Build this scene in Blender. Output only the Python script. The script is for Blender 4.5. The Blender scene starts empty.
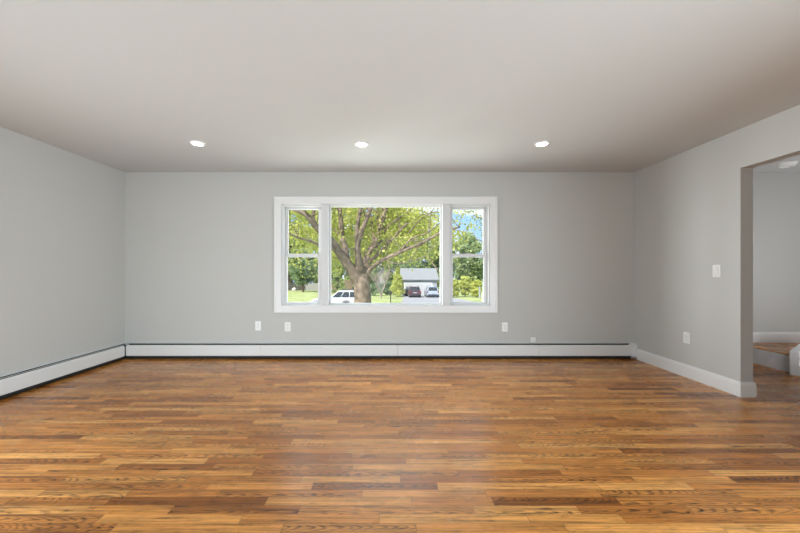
import bpy, bmesh, math, random
import numpy as np
from mathutils import Vector, Matrix

# ------------------------------------------------------------------ camera, world, sun, area lights, exposure
C = bpy.context.scene
COL = C.collection
EYE = 1.149
FPX = 327.5
VX, VY = 393.0, 270.5

cam_d = bpy.data.cameras.new('camera')
cam_d.sensor_width = 36.0
cam_d.lens = 36.0 * FPX / 800.0
cam_d.shift_x = (400.0 - VX) / 800.0
cam_d.shift_y = (VY - 266.5) / 800.0
cam_d.clip_end = 500
cam = bpy.data.objects.new('camera', cam_d)
cam.location = (0, 0, EYE)
cam.rotation_euler = (math.radians(90), 0, 0)
COL.objects.link(cam)
C.camera = cam

C.view_settings.view_transform = 'Standard'
C.view_settings.look = 'None'
C.view_settings.gamma = 1.0
C.view_settings.use_curve_mapping = False
C.view_settings.exposure = 0.0

SUN_STRENGTH = 6.80
SKY_STRENGTH = 1.50
BOUNCE = 28.0
SIDE_L = 54.00
SIDE_R = 100.00
HALL = 18.0
REAR = 62.00
DAY_FILL_LOW = 80.00
DAY_FILL_SKY = 62.00
DAY_FILL_SIDE = 380.0
DOWNLIGHT = 24.0

world = bpy.data.worlds.new('sky')
C.world = world
world.use_nodes = True
wn = world.node_tree
for n in list(wn.nodes):
    wn.nodes.remove(n)
wo = wn.nodes.new('ShaderNodeOutputWorld')
wb = wn.nodes.new('ShaderNodeBackground')
tc = wn.nodes.new('ShaderNodeTexCoord')
mp = wn.nodes.new('ShaderNodeMapping')
mp.inputs['Scale'].default_value = (1.0, 1.0, 2.2)
nz = wn.nodes.new('ShaderNodeTexNoise')
nz.inputs['Scale'].default_value = 5.0
nz.inputs['Detail'].default_value = 8
nz.inputs['Roughness'].default_value = 0.55
rp = wn.nodes.new('ShaderNodeValToRGB')
rp.color_ramp.elements[0].position = 0.46
rp.color_ramp.elements[0].color = (0.34, 0.56, 0.90, 1)
rp.color_ramp.elements[1].position = 0.60
rp.color_ramp.elements[1].color = (0.95, 0.97, 1.0, 1)
wn.links.new(tc.outputs['Generated'], mp.inputs['Vector'])
wn.links.new(mp.outputs['Vector'], nz.inputs['Vector'])
wn.links.new(nz.outputs['Fac'], rp.inputs['Fac'])
wn.links.new(rp.outputs['Color'], wb.inputs['Color'])
wb.inputs['Strength'].default_value = SKY_STRENGTH
wn.links.new(wb.outputs['Background'], wo.inputs['Surface'])

sun_d = bpy.data.lights.new('sun', 'SUN')
sun_d.energy = SUN_STRENGTH
sun_d.angle = math.radians(1.0)
sun_d.color = (1.0, 0.95, 0.86)
sun = bpy.data.objects.new('sun', sun_d)
sun.location = (-10, -10, 30)
sun.rotation_euler = (math.radians(42), 0, math.radians(-38))   # high, from behind and to the left
COL.objects.link(sun)


def area_light(name, loc, rot, sx, sy, power, color=(1, 1, 1)):
    d = bpy.data.lights.new(name, 'AREA')
    d.shape = 'RECTANGLE'
    d.size, d.size_y = sx, sy
    d.energy = power
    d.color = color
    o = bpy.data.objects.new(name, d)
    o.location = loc
    o.rotation_euler = rot
    COL.objects.link(o)
    return o


# added fill lights, unseen beside and behind the camera: two soft ones facing across the room, one turned to the ceiling
def aim(o, target):
    o.rotation_euler = (Vector(target) - Vector(o.location)).to_track_quat('-Z', 'Y').to_euler()


FILL_COL = (0.78, 0.915, 1.0)
DAY_FILL_COL = (0.92, 0.97, 1.0)
a = area_light('side_fill', (-3.1, 1.1, 0.42), (0, 0, 0), 1.4, 0.75, SIDE_L, FILL_COL)
aim(a, (1.5, 2.6, 0.42))
a = area_light('side_fill', (2.9, -0.3, 0.5), (0, 0, 0), 1.4, 0.85, SIDE_R, FILL_COL)
a.data.spread = math.radians(130)
aim(a, (-3.2, 2.3, 0.7))
area_light('ceiling_fill', (-0.2, -1.0, 0.35), (math.radians(180 - 8), 0, 0), 5.6, 3.0, BOUNCE, FILL_COL)
area_light('rear_fill', (-0.2, -3.1, 1.22), (math.radians(90), 0, 0), 6.0, 2.36, REAR, FILL_COL)  # added fill light, unseen at the rear wall
# added fill lights outside the front window, out of view, boosting the daylight
a = area_light('ground_day_fill', (-0.1, 5.6, 0.1), (0, 0, 0), 4.0, 1.4, DAY_FILL_LOW, DAY_FILL_COL)
aim(a, (-0.1, 3.6, 2.3))
a = area_light('side_day_fill', (-2.75, 5.5, 1.5), (0, 0, 0), 1.4, 1.8, DAY_FILL_SIDE, DAY_FILL_COL)
aim(a, (3.1, 3.0, 0.9))
a = area_light('sky_day_fill', (-0.3, 5.7, 3.2), (0, 0, 0), 4.0, 1.6, DAY_FILL_SKY, DAY_FILL_COL)
aim(a, (-0.3, 3.4, 0.4))
a = area_light('hall_fill', (3.75, 2.25, 0.55), (0, 0, 0), 0.6, 0.6, HALL, (0.92, 0.96, 1.0))  # added fill light for the hall, out of view
a.data.spread = math.radians(110)
aim(a, (5.2, 3.5, 1.5))

# ------------------------------------------------------------------ helpers
rnd = random.Random(7)


def PX(px, y):
    return (px - VX) * y / FPX


def PZ(py, y):
    return EYE + (VY - py) * y / FPX


def ground_z(x, y):
    return -1.55 - 0.029 * y


def link(o, parent=None):
    COL.objects.link(o)
    if parent is not None:
        o.parent = parent
    return o


def tag(o, label=None, cat=None, group=None, kind=None):
    if label:
        o['label'] = label
    if cat:
        o['category'] = cat
    if group:
        o['group'] = group
    if kind:
        o['kind'] = kind
    return o


def empty(name, loc, rz=0.0):
    o = bpy.data.objects.new(name, None)
    o.empty_display_size = 0.1
    o.location = loc
    o.rotation_euler = (0, 0, rz)
    return link(o)


def copy_tree(o, parent=None):
    c = o.copy()
    COL.objects.link(c)
    if parent is not None:
        c.parent = parent
    for ch in [k for k in o.children]:
        copy_tree(ch, c)
    return c


def box(bm, x0, x1, y0, y1, z0, z1, bevel=0.0):
    vs = [bm.verts.new((x, y, z)) for x in (x0, x1) for y in (y0, y1) for z in (z0, z1)]
    idx = [(0, 1, 3, 2), (4, 6, 7, 5), (0, 4, 5, 1), (2, 3, 7, 6), (0, 2, 6, 4), (1, 5, 7, 3)]
    fs = [bm.faces.new([vs[i] for i in f]) for f in idx]
    if bevel > 0:
        es = list({e for f in fs for e in f.edges})
        bmesh.ops.bevel(bm, geom=es, offset=bevel, segments=2, affect='EDGES', profile=0.6)


def rect_frame(bm, x0, x1, z0, z1, l, r, t, b, y0, y1, bevel=0.0):
    box(bm, x0, x0 + l, y0, y1, z0, z1, bevel)
    box(bm, x1 - r, x1, y0, y1, z0, z1, bevel)
    box(bm, x0 + l, x1 - r, y0, y1, z1 - t, z1, bevel)
    box(bm, x0 + l, x1 - r, y0, y1, z0, z0 + b, bevel)


def extrude_poly(bm, pts, a0, a1, fn):
    """pts 2D outline, extruded from a0 to a1; fn(u, v, a) -> xyz"""
    A = [bm.verts.new(fn(u, v, a0)) for u, v in pts]
    B = [bm.verts.new(fn(u, v, a1)) for u, v in pts]
    n = len(pts)
    for i in range(n):
        j = (i + 1) % n
        bm.faces.new((A[i], A[j], B[j], B[i]))
    bm.faces.new(A[::-1])
    bm.faces.new(B)


def lathe(bm, prof, axis='z', center=(0, 0, 0), seg=24):
    """prof list of (r, h); revolve about axis through centre"""
    cx, cy, cz = center
    rings = []
    for r, h in prof:
        ring = []
        for k in range(seg):
            a = 2 * math.pi * k / seg
            u, v = r * math.cos(a), r * math.sin(a)
            if axis == 'z':
                p = (cx + u, cy + v, cz + h)
            elif axis == 'y':
                p = (cx + u, cy + h, cz + v)
            else:
                p = (cx + h, cy + u, cz + v)
            ring.append(bm.verts.new(p))
        rings.append(ring)
    for a, b in zip(rings, rings[1:]):
        for k in range(seg):
            j = (k + 1) % seg
            bm.faces.new((a[k], a[j], b[j], b[k]))
    if prof[0][0] > 1e-5:
        bm.faces.new(rings[0][::-1])
    if prof[-1][0] > 1e-5:
        bm.faces.new(rings[-1])


def tube(bm, pts, radii, seg=9, sub=3):
    P = [Vector(p) for p in pts]
    if len(P) > 2 and sub > 1:
        Q, R = [], []
        for i in range(len(P) - 1):
            p0 = P[max(i - 1, 0)]
            p1, p2 = P[i], P[i + 1]
            p3 = P[min(i + 2, len(P) - 1)]
            for k in range(sub):
                t = k / sub
                q = 0.5 * ((2 * p1) + (-p0 + p2) * t + (2 * p0 - 5 * p1 + 4 * p2 - p3) * t * t + (-p0 + 3 * p1 - 3 * p2 + p3) * t ** 3)
                Q.append(q)
                R.append(radii[i] * (1 - t) + radii[i + 1] * t)
        Q.append(P[-1])
        R.append(radii[-1])
    else:
        Q, R = P, list(radii)
    rings = []
    ref = Vector((0.31, 0.95, 0.1)).normalized()
    for i, p in enumerate(Q):
        d = (Q[min(i + 1, len(Q) - 1)] - Q[max(i - 1, 0)]).normalized()
        u = d.cross(ref)
        if u.length < 1e-3:
            u = d.cross(Vector((1, 0, 0)))
        u.normalize()
        w = d.cross(u)
        rings.append([bm.verts.new(p + (u * math.cos(2 * math.pi * k / seg) + w * math.sin(2 * math.pi * k / seg)) * R[i]) for k in range(seg)])
    for a, b in zip(rings, rings[1:]):
        for k in range(seg):
            j = (k + 1) % seg
            bm.faces.new((a[k], a[j], b[j], b[k]))
    bm.faces.new(rings[0][::-1])
    bm.faces.new(rings[-1])


def obj(name, bm, mat, parent=None, smooth=False, loc=None):
    bmesh.ops.recalc_face_normals(bm, faces=bm.faces[:])
    me = bpy.data.meshes.new(name)
    bm.to_mesh(me)
    bm.free()
    mats = mat if isinstance(mat, (list, tuple)) else [mat]
    for m in mats:
        me.materials.append(m)
    if smooth:
        for p in me.polygons:
            p.use_smooth = True
        try:
            me.set_sharp_from_angle(angle=math.radians(40))
        except Exception:
            pass
    o = bpy.data.objects.new(name, me)
    if loc:
        o.location = loc
    return link(o, parent)


def NB():
    return bmesh.new()


# ------------------------------------------------------------------ materials
def srgb(r, g, b):
    def f(c):
        c /= 255.0
        return c / 12.92 if c <= 0.04045 else ((c + 0.055) / 1.055) ** 2.4
    return (f(r), f(g), f(b), 1.0)


def mat(name, col, rough=0.5, metal=0.0, spec=0.5, noise=0.0, nscale=6.0, bump=0.0, bscale=200.0, coat=0.0):
    m = bpy.data.materials.new(name)
    m.use_nodes = True
    nt = m.node_tree
    b = nt.nodes['Principled BSDF']
    b.inputs['Base Color'].default_value = col
    b.inputs['Roughness'].default_value = rough
    b.inputs['Metallic'].default_value = metal
    b.inputs['Specular IOR Level'].default_value = spec
    if coat:
        b.inputs['Coat Weight'].default_value = coat
        b.inputs['Coat Roughness'].default_value = 0.05
    if noise or bump:
        t = nt.nodes.new('ShaderNodeTexCoord')
    if noise:
        n = nt.nodes.new('ShaderNodeTexNoise')
        n.inputs['Scale'].default_value = nscale
        n.inputs['Detail'].default_value = 5
        r = nt.nodes.new('ShaderNodeValToRGB')
        lo = tuple(max(0, c * (1 - noise)) for c in col[:3]) + (1,)
        hi = tuple(min(1, c * (1 + noise)) for c in col[:3]) + (1,)
        r.color_ramp.elements[0].position = 0.3
        r.color_ramp.elements[0].color = lo
        r.color_ramp.elements[1].position = 0.7
        r.color_ramp.elements[1].color = hi
        nt.links.new(t.outputs['Object'], n.inputs['Vector'])
        nt.links.new(n.outputs['Fac'], r.inputs['Fac'])
        nt.links.new(r.outputs['Color'], b.inputs['Base Color'])
    if bump:
        n2 = nt.nodes.new('ShaderNodeTexNoise')
        n2.inputs['Scale'].default_value = bscale
        n2.inputs['Detail'].default_value = 3
        bp = nt.nodes.new('ShaderNodeBump')
        bp.inputs['Strength'].default_value = bump
        bp.inputs['Distance'].default_value = 0.01
        nt.links.new(t.outputs['Object'], n2.inputs['Vector'])
        nt.links.new(n2.outputs['Fac'], bp.inputs['Height'])
        nt.links.new(bp.outputs['Normal'], b.inputs['Normal'])
    return m


def leaf_mat(name, c1, c2, scale=1.2, trans=0.35):
    m = bpy.data.materials.new(name)
    m.use_nodes = True
    nt = m.node_tree
    for n in list(nt.nodes):
        nt.nodes.remove(n)
    out = nt.nodes.new('ShaderNodeOutputMaterial')
    t = nt.nodes.new('ShaderNodeTexCoord')
    n = nt.nodes.new('ShaderNodeTexNoise')
    n.inputs['Scale'].default_value = scale
    n.inputs['Detail'].default_value = 6
    r = nt.nodes.new('ShaderNodeValToRGB')
    r.color_ramp.elements[0].position = 0.35
    r.color_ramp.elements[0].color = c1
    r.color_ramp.elements[1].position = 0.65
    r.color_ramp.elements[1].color = c2
    d = nt.nodes.new('ShaderNodeBsdfDiffuse')
    tr = nt.nodes.new('ShaderNodeBsdfTranslucent')
    mx = nt.nodes.new('ShaderNodeMixShader')
    mx.inputs['Fac'].default_value = trans
    nt.links.new(t.outputs['Object'], n.inputs['Vector'])
    nt.links.new(n.outputs['Fac'], r.inputs['Fac'])
    nt.links.new(r.outputs['Color'], d.inputs['Color'])
    nt.links.new(r.outputs['Color'], tr.inputs['Color'])
    nt.links.new(d.outputs[0], mx.inputs[1])
    nt.links.new(tr.outputs[0], mx.inputs[2])
    nt.links.new(mx.outputs[0], out.inputs['Surface'])
    return m


def glass_mat(name, tint=(1, 1, 1, 1), refl=0.03):
    m = bpy.data.materials.new(name)
    m.use_nodes = True
    nt = m.node_tree
    for n in list(nt.nodes):
        nt.nodes.remove(n)
    out = nt.nodes.new('ShaderNodeOutputMaterial')
    tr = nt.nodes.new('ShaderNodeBsdfTransparent')
    tr.inputs['Color'].default_value = tint
    gl = nt.nodes.new('ShaderNodeBsdfGlossy')
    gl.inputs['Roughness'].default_value = 0.02
    lw = nt.nodes.new('ShaderNodeLayerWeight')
    lw.inputs['Blend'].default_value = 0.12
    mm = nt.nodes.new('ShaderNodeMath')
    mm.operation = 'MULTIPLY_ADD'
    mm.inputs[1].default_value = 0.28
    mm.inputs[2].default_value = refl * 0.4
    mx = nt.nodes.new('ShaderNodeMixShader')
    nt.links.new(lw.outputs['Fresnel'], mm.inputs[0])
    nt.links.new(mm.outputs[0], mx.inputs['Fac'])
    nt.links.new(tr.outputs[0], mx.inputs[1])
    nt.links.new(gl.outputs[0], mx.inputs[2])
    nt.links.new(mx.outputs[0], out.inputs['Surface'])
    return m


def emit_mat(name, col, strength):
    m = bpy.data.materials.new(name)
    m.use_nodes = True
    b = m.node_tree.nodes['Principled BSDF']
    b.inputs['Base Color'].default_value = (0.9, 0.9, 0.9, 1)
    b.inputs['Emission Color'].default_value = col
    b.inputs['Emission Strength'].default_value = strength
    return m


def floor_mat():
    m = bpy.data.materials.new('oak_strip_floor')
    m.use_nodes = True
    nt = m.node_tree
    N, L = nt.nodes, nt.links
    b = N['Principled BSDF']

    def math_n(op, a=None, bb=None, c=None):
        n = N.new('ShaderNodeMath')
        n.operation = op
        for i, v in enumerate((a, bb, c)):
            if v is None:
                continue
            if isinstance(v, (int, float)):
                n.inputs[i].default_value = v
            else:
                L.new(v, n.inputs[i])
        return n.outputs[0]

    def comb(x, y, z):
        n = N.new('ShaderNodeCombineXYZ')
        for i, v in enumerate((x, y, z)):
            if isinstance(v, (int, float)):
                n.inputs[i].default_value = v
            else:
                L.new(v, n.inputs[i])
        return n.outputs[0]

    geo = N.new('ShaderNodeNewGeometry')
    sep = N.new('ShaderNodeSeparateXYZ')
    L.new(geo.outputs['Position'], sep.inputs[0])
    X, Y = sep.outputs['X'], sep.outputs['Y']
    W = 0.0572
    yr = math_n('DIVIDE', Y, W)
    row = math_n('FLOOR', yr)
    fr = math_n('FRACT', yr)
    w = math_n('MULTIPLY_ADD', row, 37.317, math_n('DIVIDE', X, 0.62))
    vo = N.new('ShaderNodeTexVoronoi')
    vo.voronoi_dimensions = '1D'
    vo.feature = 'F1'
    vo.inputs['Scale'].default_value = 1.0
    vo.inputs['Randomness'].default_value = 0.85
    L.new(w, vo.inputs['W'])
    ve = N.new('ShaderNodeTexVoronoi')
    ve.voronoi_dimensions = '1D'
    ve.feature = 'DISTANCE_TO_EDGE'
    ve.inputs['Scale'].default_value = 1.0
    ve.inputs['Randomness'].default_value = 0.85
    L.new(w, ve.inputs['W'])
    sc = N.new('ShaderNodeSeparateColor')
    L.new(vo.outputs['Color'], sc.inputs[0])
    r1, r2, r3 = sc.outputs[0], sc.outputs[1], sc.outputs[2]
    # plank tone
    ramp = N.new('ShaderNodeValToRGB')
    cr = ramp.color_ramp
    cr.elements[0].position = 0.0
    cr.elements[0].color = srgb(128, 78, 34)
    cr.elements[1].position = 1.0
    cr.elements[1].color = srgb(212, 157, 95)
    for p, c in ((0.06, srgb(154, 98, 50)), (0.26, srgb(178, 119, 64)), (0.60, srgb(190, 131, 73)), (0.86, srgb(201, 145, 84))):
        e = cr.elements.new(p)
        e.color = c
    L.new(r1, ramp.inputs['Fac'])
    # long grain
    off = math_n('MULTIPLY', r2, 91.0)
    gv = comb(math_n('MULTIPLY_ADD', X, 2.2, off), math_n('MULTIPLY_ADD', Y, 85.0, off), r3)
    g1 = N.new('ShaderNodeTexNoise')
    g1.inputs['Scale'].default_value = 1.0
    g1.inputs['Detail'].default_value = 5
    g1.inputs['Roughness'].default_value = 0.6
    L.new(gv, g1.inputs['Vector'])
    # cathedral figure: nested arches along the plank, wavering
    g2 = N.new('ShaderNodeTexNoise')
    g2.inputs['Scale'].default_value = 1.0
    g2.inputs['Detail'].default_value = 2.5
    L.new(comb(math_n('MULTIPLY_ADD', X, 4.0, off), math_n('MULTIPLY', Y, 24.0), off), g2.inputs['Vector'])
    fc = math_n('SUBTRACT', fr, math_n('MULTIPLY_ADD', r2, 0.7, 0.15))
    ph = math_n('MULTIPLY_ADD', X, math_n('MULTIPLY_ADD', r2, 18.0, 7.0), math_n('MULTIPLY', math_n('MULTIPLY', fc, fc), 9.0))
    ph = math_n('MULTIPLY_ADD', g2.outputs['Fac'], 4.5, ph)
    bands = math_n('SINE', math_n('MULTIPLY', ph, 6.2832))
    bands = math_n('POWER', math_n('MULTIPLY_ADD', bands, 0.5, 0.5), 2.5)
    figure = math_n('MULTIPLY', bands, math_n('MULTIPLY_ADD', math_n('GREATER_THAN', r3, 0.60), 0.50, 0.08))
    grain = math_n('MULTIPLY_ADD', math_n('SUBTRACT', g1.outputs['Fac'], 0.5), 2.5, 1.06)
    g3 = N.new('ShaderNodeTexNoise')
    g3.inputs['Scale'].default_value = 1.0
    g3.inputs['Detail'].default_value = 4
    g3.inputs['Roughness'].default_value = 0.65
    L.new(comb(math_n('MULTIPLY_ADD', X, 9.0, off), math_n('MULTIPLY_ADD', Y, 60.0, off), r3), g3.inputs['Vector'])
    streak = N.new('ShaderNodeMapRange')
    streak.inputs['From Min'].default_value = 0.52
    streak.inputs['From Max'].default_value = 0.72
    L.new(g3.outputs['Fac'], streak.inputs['Value'])
    grain = math_n('MULTIPLY_ADD', streak.outputs['Result'], -0.50, grain)
    shade = math_n('SUBTRACT', grain, figure)
    # blotches over the long direction
    bl = N.new('ShaderNodeTexNoise')
    bl.inputs['Scale'].default_value = 1.0
    bl.inputs['Detail'].default_value = 2
    L.new(comb(math_n('MULTIPLY_ADD', X, 3.5, off), math_n('MULTIPLY_ADD', Y, 14.0, off), 0.0), bl.inputs['Vector'])
    shade = math_n('MULTIPLY', shade, math_n('MULTIPLY_ADD', bl.outputs['Fac'], 0.5, 0.75))
    # joints
    j1 = math_n('MINIMUM', fr, math_n('SUBTRACT', 1.0, fr))
    jl = math_n('LESS_THAN', j1, 0.014)
    je = math_n('LESS_THAN', ve.outputs['Distance'], 0.0018)
    joint = math_n('MAXIMUM', jl, je)
    shade = math_n('MULTIPLY', shade, math_n('MULTIPLY_ADD', joint, -0.55, 1.0))
    mul = N.new('ShaderNodeMixRGB')
    mul.blend_type = 'MULTIPLY'
    mul.inputs['Fac'].default_value = 1.0
    L.new(ramp.outputs['Color'], mul.inputs[1])
    L.new(comb(shade, shade, shade), mul.inputs[2])
    hs = N.new('ShaderNodeHueSaturation')
    hs.inputs['Saturation'].default_value = 1.05
    hs.inputs['Value'].default_value = 1.13
    hs.inputs['Hue'].default_value = 0.498
    L.new(mul.outputs[0], hs.inputs['Color'])
    L.new(hs.outputs[0], b.inputs['Base Color'])
    # satin varnish, slightly uneven
    rn = N.new('ShaderNodeTexNoise')
    rn.inputs['Scale'].default_value = 3.0
    rn.inputs['Detail'].default_value = 3
    L.new(geo.outputs['Position'], rn.inputs['Vector'])
    L.new(math_n('MULTIPLY_ADD', rn.outputs['Fac'], 0.14, 0.20), b.inputs['Roughness'])
    b.inputs['Specular IOR Level'].default_value = 0.55
    bp = N.new('ShaderNodeBump')
    bp.inputs['Strength'].default_value = 0.10
    bp.inputs['Distance'].default_value = 0.004
    h = math_n('MULTIPLY_ADD', joint, -1.0, math_n('MULTIPLY_ADD', g1.outputs['Fac'], 0.35, math_n('MULTIPLY', r1, 0.3)))
    L.new(h, bp.inputs['Height'])
    L.new(bp.outputs['Normal'], b.inputs['Normal'])
    return m


M_WALL = mat('grey_wall_paint', (0.540, 0.535, 0.513, 1), 0.75, spec=0.25, bump=0.03, bscale=350)
M_CEIL = mat('white_ceiling_paint', (0.555, 0.557, 0.552, 1), 0.9, spec=0.1, bump=0.02, bscale=300)
M_FLOOR = floor_mat()
M_TRIM = mat('white_trim_paint', (0.78, 0.775, 0.765, 1), 0.35, spec=0.4)
M_VINYL = mat('white_window_vinyl', (0.66, 0.66, 0.655, 1), 0.35, spec=0.4)
M_HEAT = mat('white_enamel', (0.73, 0.725, 0.715, 1), 0.4, spec=0.4)
M_DARK = mat('fin_shade_and_knob_black', (0.02, 0.02, 0.02, 1), 0.6, metal=0.3)
M_DAMP = mat('damper_shade_and_plastic_grey', (0.55, 0.55, 0.54, 1), 0.4)  # shade put into the back damper's grey; also plain plastic parts
M_PLATE = mat('white_plastic', (0.82, 0.82, 0.80, 1), 0.35)
M_SLOT = mat('dark_slot', (0.03, 0.03, 0.03, 1), 0.6)
M_SCREW = mat('screw_metal', (0.6, 0.6, 0.58, 1), 0.35, metal=0.7)
M_SCUFF = mat('scuffed_white_riser', (0.66, 0.66, 0.66, 1), 0.55, noise=0.10, nscale=14)
M_GLASS = glass_mat('window_glass')
M_LENS = emit_mat('lamp_lens', (1.0, 0.96, 0.90, 1), DOWNLIGHT)
M_BARK = mat('grey_brown_bark', (0.20, 0.155, 0.115, 1), 0.9, spec=0.1, noise=0.5, nscale=7, bump=0.8, bscale=18)
M_TWIG = mat('pale_twig_bark', (0.34, 0.29, 0.25, 1), 0.9, spec=0.1, noise=0.3)
M_LAWN = mat('lawn_grass', (0.33, 0.375, 0.155, 1), 0.95, spec=0.05, noise=0.28, nscale=0.8, bump=0.5, bscale=5)
M_ASPH = mat('asphalt', (0.30, 0.30, 0.31, 1), 0.9, spec=0.1, noise=0.12, nscale=2.0)
M_LEAF_Y = leaf_mat('yellow_green_leaves', (0.30, 0.35, 0.07, 1), (0.68, 0.68, 0.22, 1), 1.6, 0.45)
M_LEAF_G = leaf_mat('mid_green_leaves', (0.17, 0.25, 0.10, 1), (0.48, 0.55, 0.28, 1), 0.5)
M_LEAF_B = leaf_mat('blue_green_leaves', (0.17, 0.25, 0.135, 1), (0.42, 0.52, 0.30, 1), 0.6)
M_LEAF_L = leaf_mat('light_green_leaves', (0.20, 0.28, 0.09, 1), (0.54, 0.60, 0.26, 1), 0.5)
M_LEAF_H = leaf_mat('hedge_leaves', (0.40, 0.45, 0.10, 1), (0.76, 0.78, 0.28, 1), 1.5, 0.4)
M_FENCE = mat('weathered_grey_wood', (0.075, 0.07, 0.06, 1), 0.9, noise=0.3, nscale=3)
M_FENCE_P = mat('pale_grey_wood', (0.30, 0.29, 0.27, 1), 0.9, noise=0.2, nscale=3)
M_FENCE_B = mat('brown_wood', (0.20, 0.145, 0.09, 1), 0.9, noise=0.3, nscale=3)
M_SIDING = mat('white_siding', (0.36, 0.375, 0.39, 1), 0.6)
M_ROOF = mat('grey_shingles', (0.225, 0.235, 0.24, 1), 0.9, noise=0.15, nscale=5)
M_GDOOR = mat('white_garage_door', (0.50, 0.51, 0.52, 1), 0.5)
M_MAROON = mat('maroon_paint', (0.065, 0.014, 0.024, 1), 0.25, coat=0.8)
M_SILVER = mat('silver_blue_paint', (0.40, 0.46, 0.56, 1), 0.25, metal=0.2, coat=0.8)
M_WHITEC = mat('white_car_paint', (0.60, 0.62, 0.65, 1), 0.25, coat=0.8)
M_CGLASS = mat('dark_car_glass', (0.03, 0.035, 0.04, 1), 0.08)
M_TYRE = mat('black_rubber', (0.02, 0.02, 0.02, 1), 0.8)
M_RIM = mat('alloy_rim', (0.6, 0.6, 0.62, 1), 0.3, metal=0.8)
M_REDL = mat('red_lamp_plastic', (0.22, 0.012, 0.015, 1), 0.2)
M_CLEARL = mat('clear_lamp_plastic', (0.8, 0.8, 0.82, 1), 0.15)
M_BLACK = mat('black_metal', (0.025, 0.025, 0.03, 1), 0.5)
M_ROCK = mat('pale_rock', (0.62, 0.60, 0.56, 1), 0.9, noise=0.2, nscale=8)

# ------------------------------------------------------------------ the room shell
XL, XR, YB, YR, H = -3.523, 3.165, 4.30, -3.2, 2.44
WT = 0.114                       # partition thickness
XH = XR + WT                     # hall side of the right wall
XHR = 6.6                        # far side of the hall
YO0, YO1, ZO = 0.9, 2.983, 2.083  # opening in the right wall
OX0, OX1, OZ0, OZ1 = -1.470, 1.279, 0.682, 2.032   # window opening


def struct(name, bm, m, parent=None, smooth=False):
    o = obj(name, bm, m, parent, smooth)
    if parent is None:
        o['kind'] = 'structure'
    return o


bm = NB(); box(bm, XL - 0.15, XHR + 0.15, YR - 0.2, YB + 0.16, -0.2, 0.0); struct('floor', bm, M_FLOOR)
bm = NB(); box(bm, XL - 0.15, XHR + 0.15, YR - 0.2, YB + 0.16, H, H + 0.25); struct('ceiling', bm, M_CEIL)
bm = NB()
box(bm, XL, OX0, YB, YB + 0.16, 0, H); box(bm, OX1, XH, YB, YB + 0.16, 0, H)
box(bm, OX0, OX1, YB, YB + 0.16, OZ1, H); box(bm, OX0, OX1, YB, YB + 0.16, 0, OZ0)
struct('wall_back', bm, M_WALL)
bm = NB(); box(bm, XL - 0.15, XL, YR, YB + 0.16, 0, H); struct('wall_left', bm, M_WALL)
bm = NB()
box(bm, XR, XH, YO1, YB, 0, H); box(bm, XR, XH, YO0, YO1, ZO, H); box(bm, XR, XH, YR, YO0, 0, H)
struct('wall_right', bm, M_WALL)
bm = NB()
box(bm, XL - 0.15, XHR + 0.15, YR - 0.15, YR, 0, H)
struct('wall_rear', bm, M_WALL)
bm = NB(); box(bm, XH, XHR, YB, YB + 0.16, 0, H); struct('wall_hall', bm, M_WALL)
bm = NB(); box(bm, XHR, XHR + 0.15, YR, YB + 0.16, 0, H); struct('wall_hall_far', bm, M_WALL)

# baseboards
def bb_prof(h=0.137, t=0.016):
    return [(0, 0), (t, 0), (t, h - 0.03), (t * 0.8, h - 0.018), (t * 0.55, h - 0.006), (t * 0.3, h), (0, h)]

bm = NB()
# one mitred run: along the right wall, round its end and back on the hall side
pr = bb_prof()
path = [lambda u: (XR - u, YB - 0.070), lambda u: (XR - u, YO1 - u), lambda u: (XH + u, YO1 - u), lambda u: (XH + u, YB)]
rows = [[bm.verts.new((*f(u), v)) for u, v in pr] for f in path]
for a_, b_ in zip(rows, rows[1:]):
    for k in range(len(pr)):
        j = (k + 1) % len(pr)
        bm.faces.new((a_[k], a_[j], b_[j], b_[k]))
bm.faces.new(rows[0]); bm.faces.new(rows[-1][::-1])
struct('baseboard_right', bm, M_TRIM)
LZ = 0.205   # height of the hall landing
bm = NB(); extrude_poly(bm, bb_prof(), 4.47, XHR, lambda u, v, a: (a, YB - u, v + LZ)); struct('baseboard_hall', bm, M_TRIM)

# hall landing: white riser, oak tread with a nosing
bm = NB(); box(bm, 4.47, XHR, 2.2, YB, 0.0, LZ - 0.014); o = struct('trim_1', bm, M_SCUFF)
tag(o, 'scuffed white riser under the oak landing in the hall', None)
bm = NB(); box(bm, 4.462, XHR, 2.2, YB, LZ - 0.014, LZ, 0.004); struct('floor_landing', bm, M_FLOOR)

# ------------------------------------------------------------------ front window (three lights in one white casing)
win = empty('window_1', (0, YB, 0)); win['kind'] = 'structure'
tag(win, 'wide white three-part window with fixed centre and two double-hung sides')


def wobj(name, bm, m):
    for v in bm.verts:
        v.co.y -= YB
    return obj(name, bm, m, win)


CX0, CX1, CZ0, CZ1 = -1.557, 1.366, 0.597, 2.117
cw = 0.095
ML = (-0.941, -0.848)
MR = (0.648, 0.744)
bm = NB()
rect_frame(bm, CX0, CX1, CZ0, CZ1, cw, cw, cw, cw, YB - 0.018, YB, 0.003)
rect_frame(bm, CX0, CX1, CZ0, CZ1, .022, .022, .022, .022, YB - 0.026, YB - 0.016, 0.004)      # back band
rect_frame(bm, CX0 + cw - .02, CX1 - cw + .02, CZ0 + cw - .02, CZ1 - cw + .02, .02, .02, .02, .02, YB - 0.012, YB + 0.03, 0.003)
wobj('window_casing', bm, M_TRIM)
bm = NB()
rect_frame(bm, OX0 + .001, OX1 - .001, OZ0 + .001, OZ1 - .001, .020, .020, .016, .014, YB + 0.0, YB + 0.155, 0.002)
for a, b in (ML, MR):
    box(bm, a, b, YB - 0.014, YB + 0.15, OZ0 + .014, OZ1 - .014, 0.004)
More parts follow.
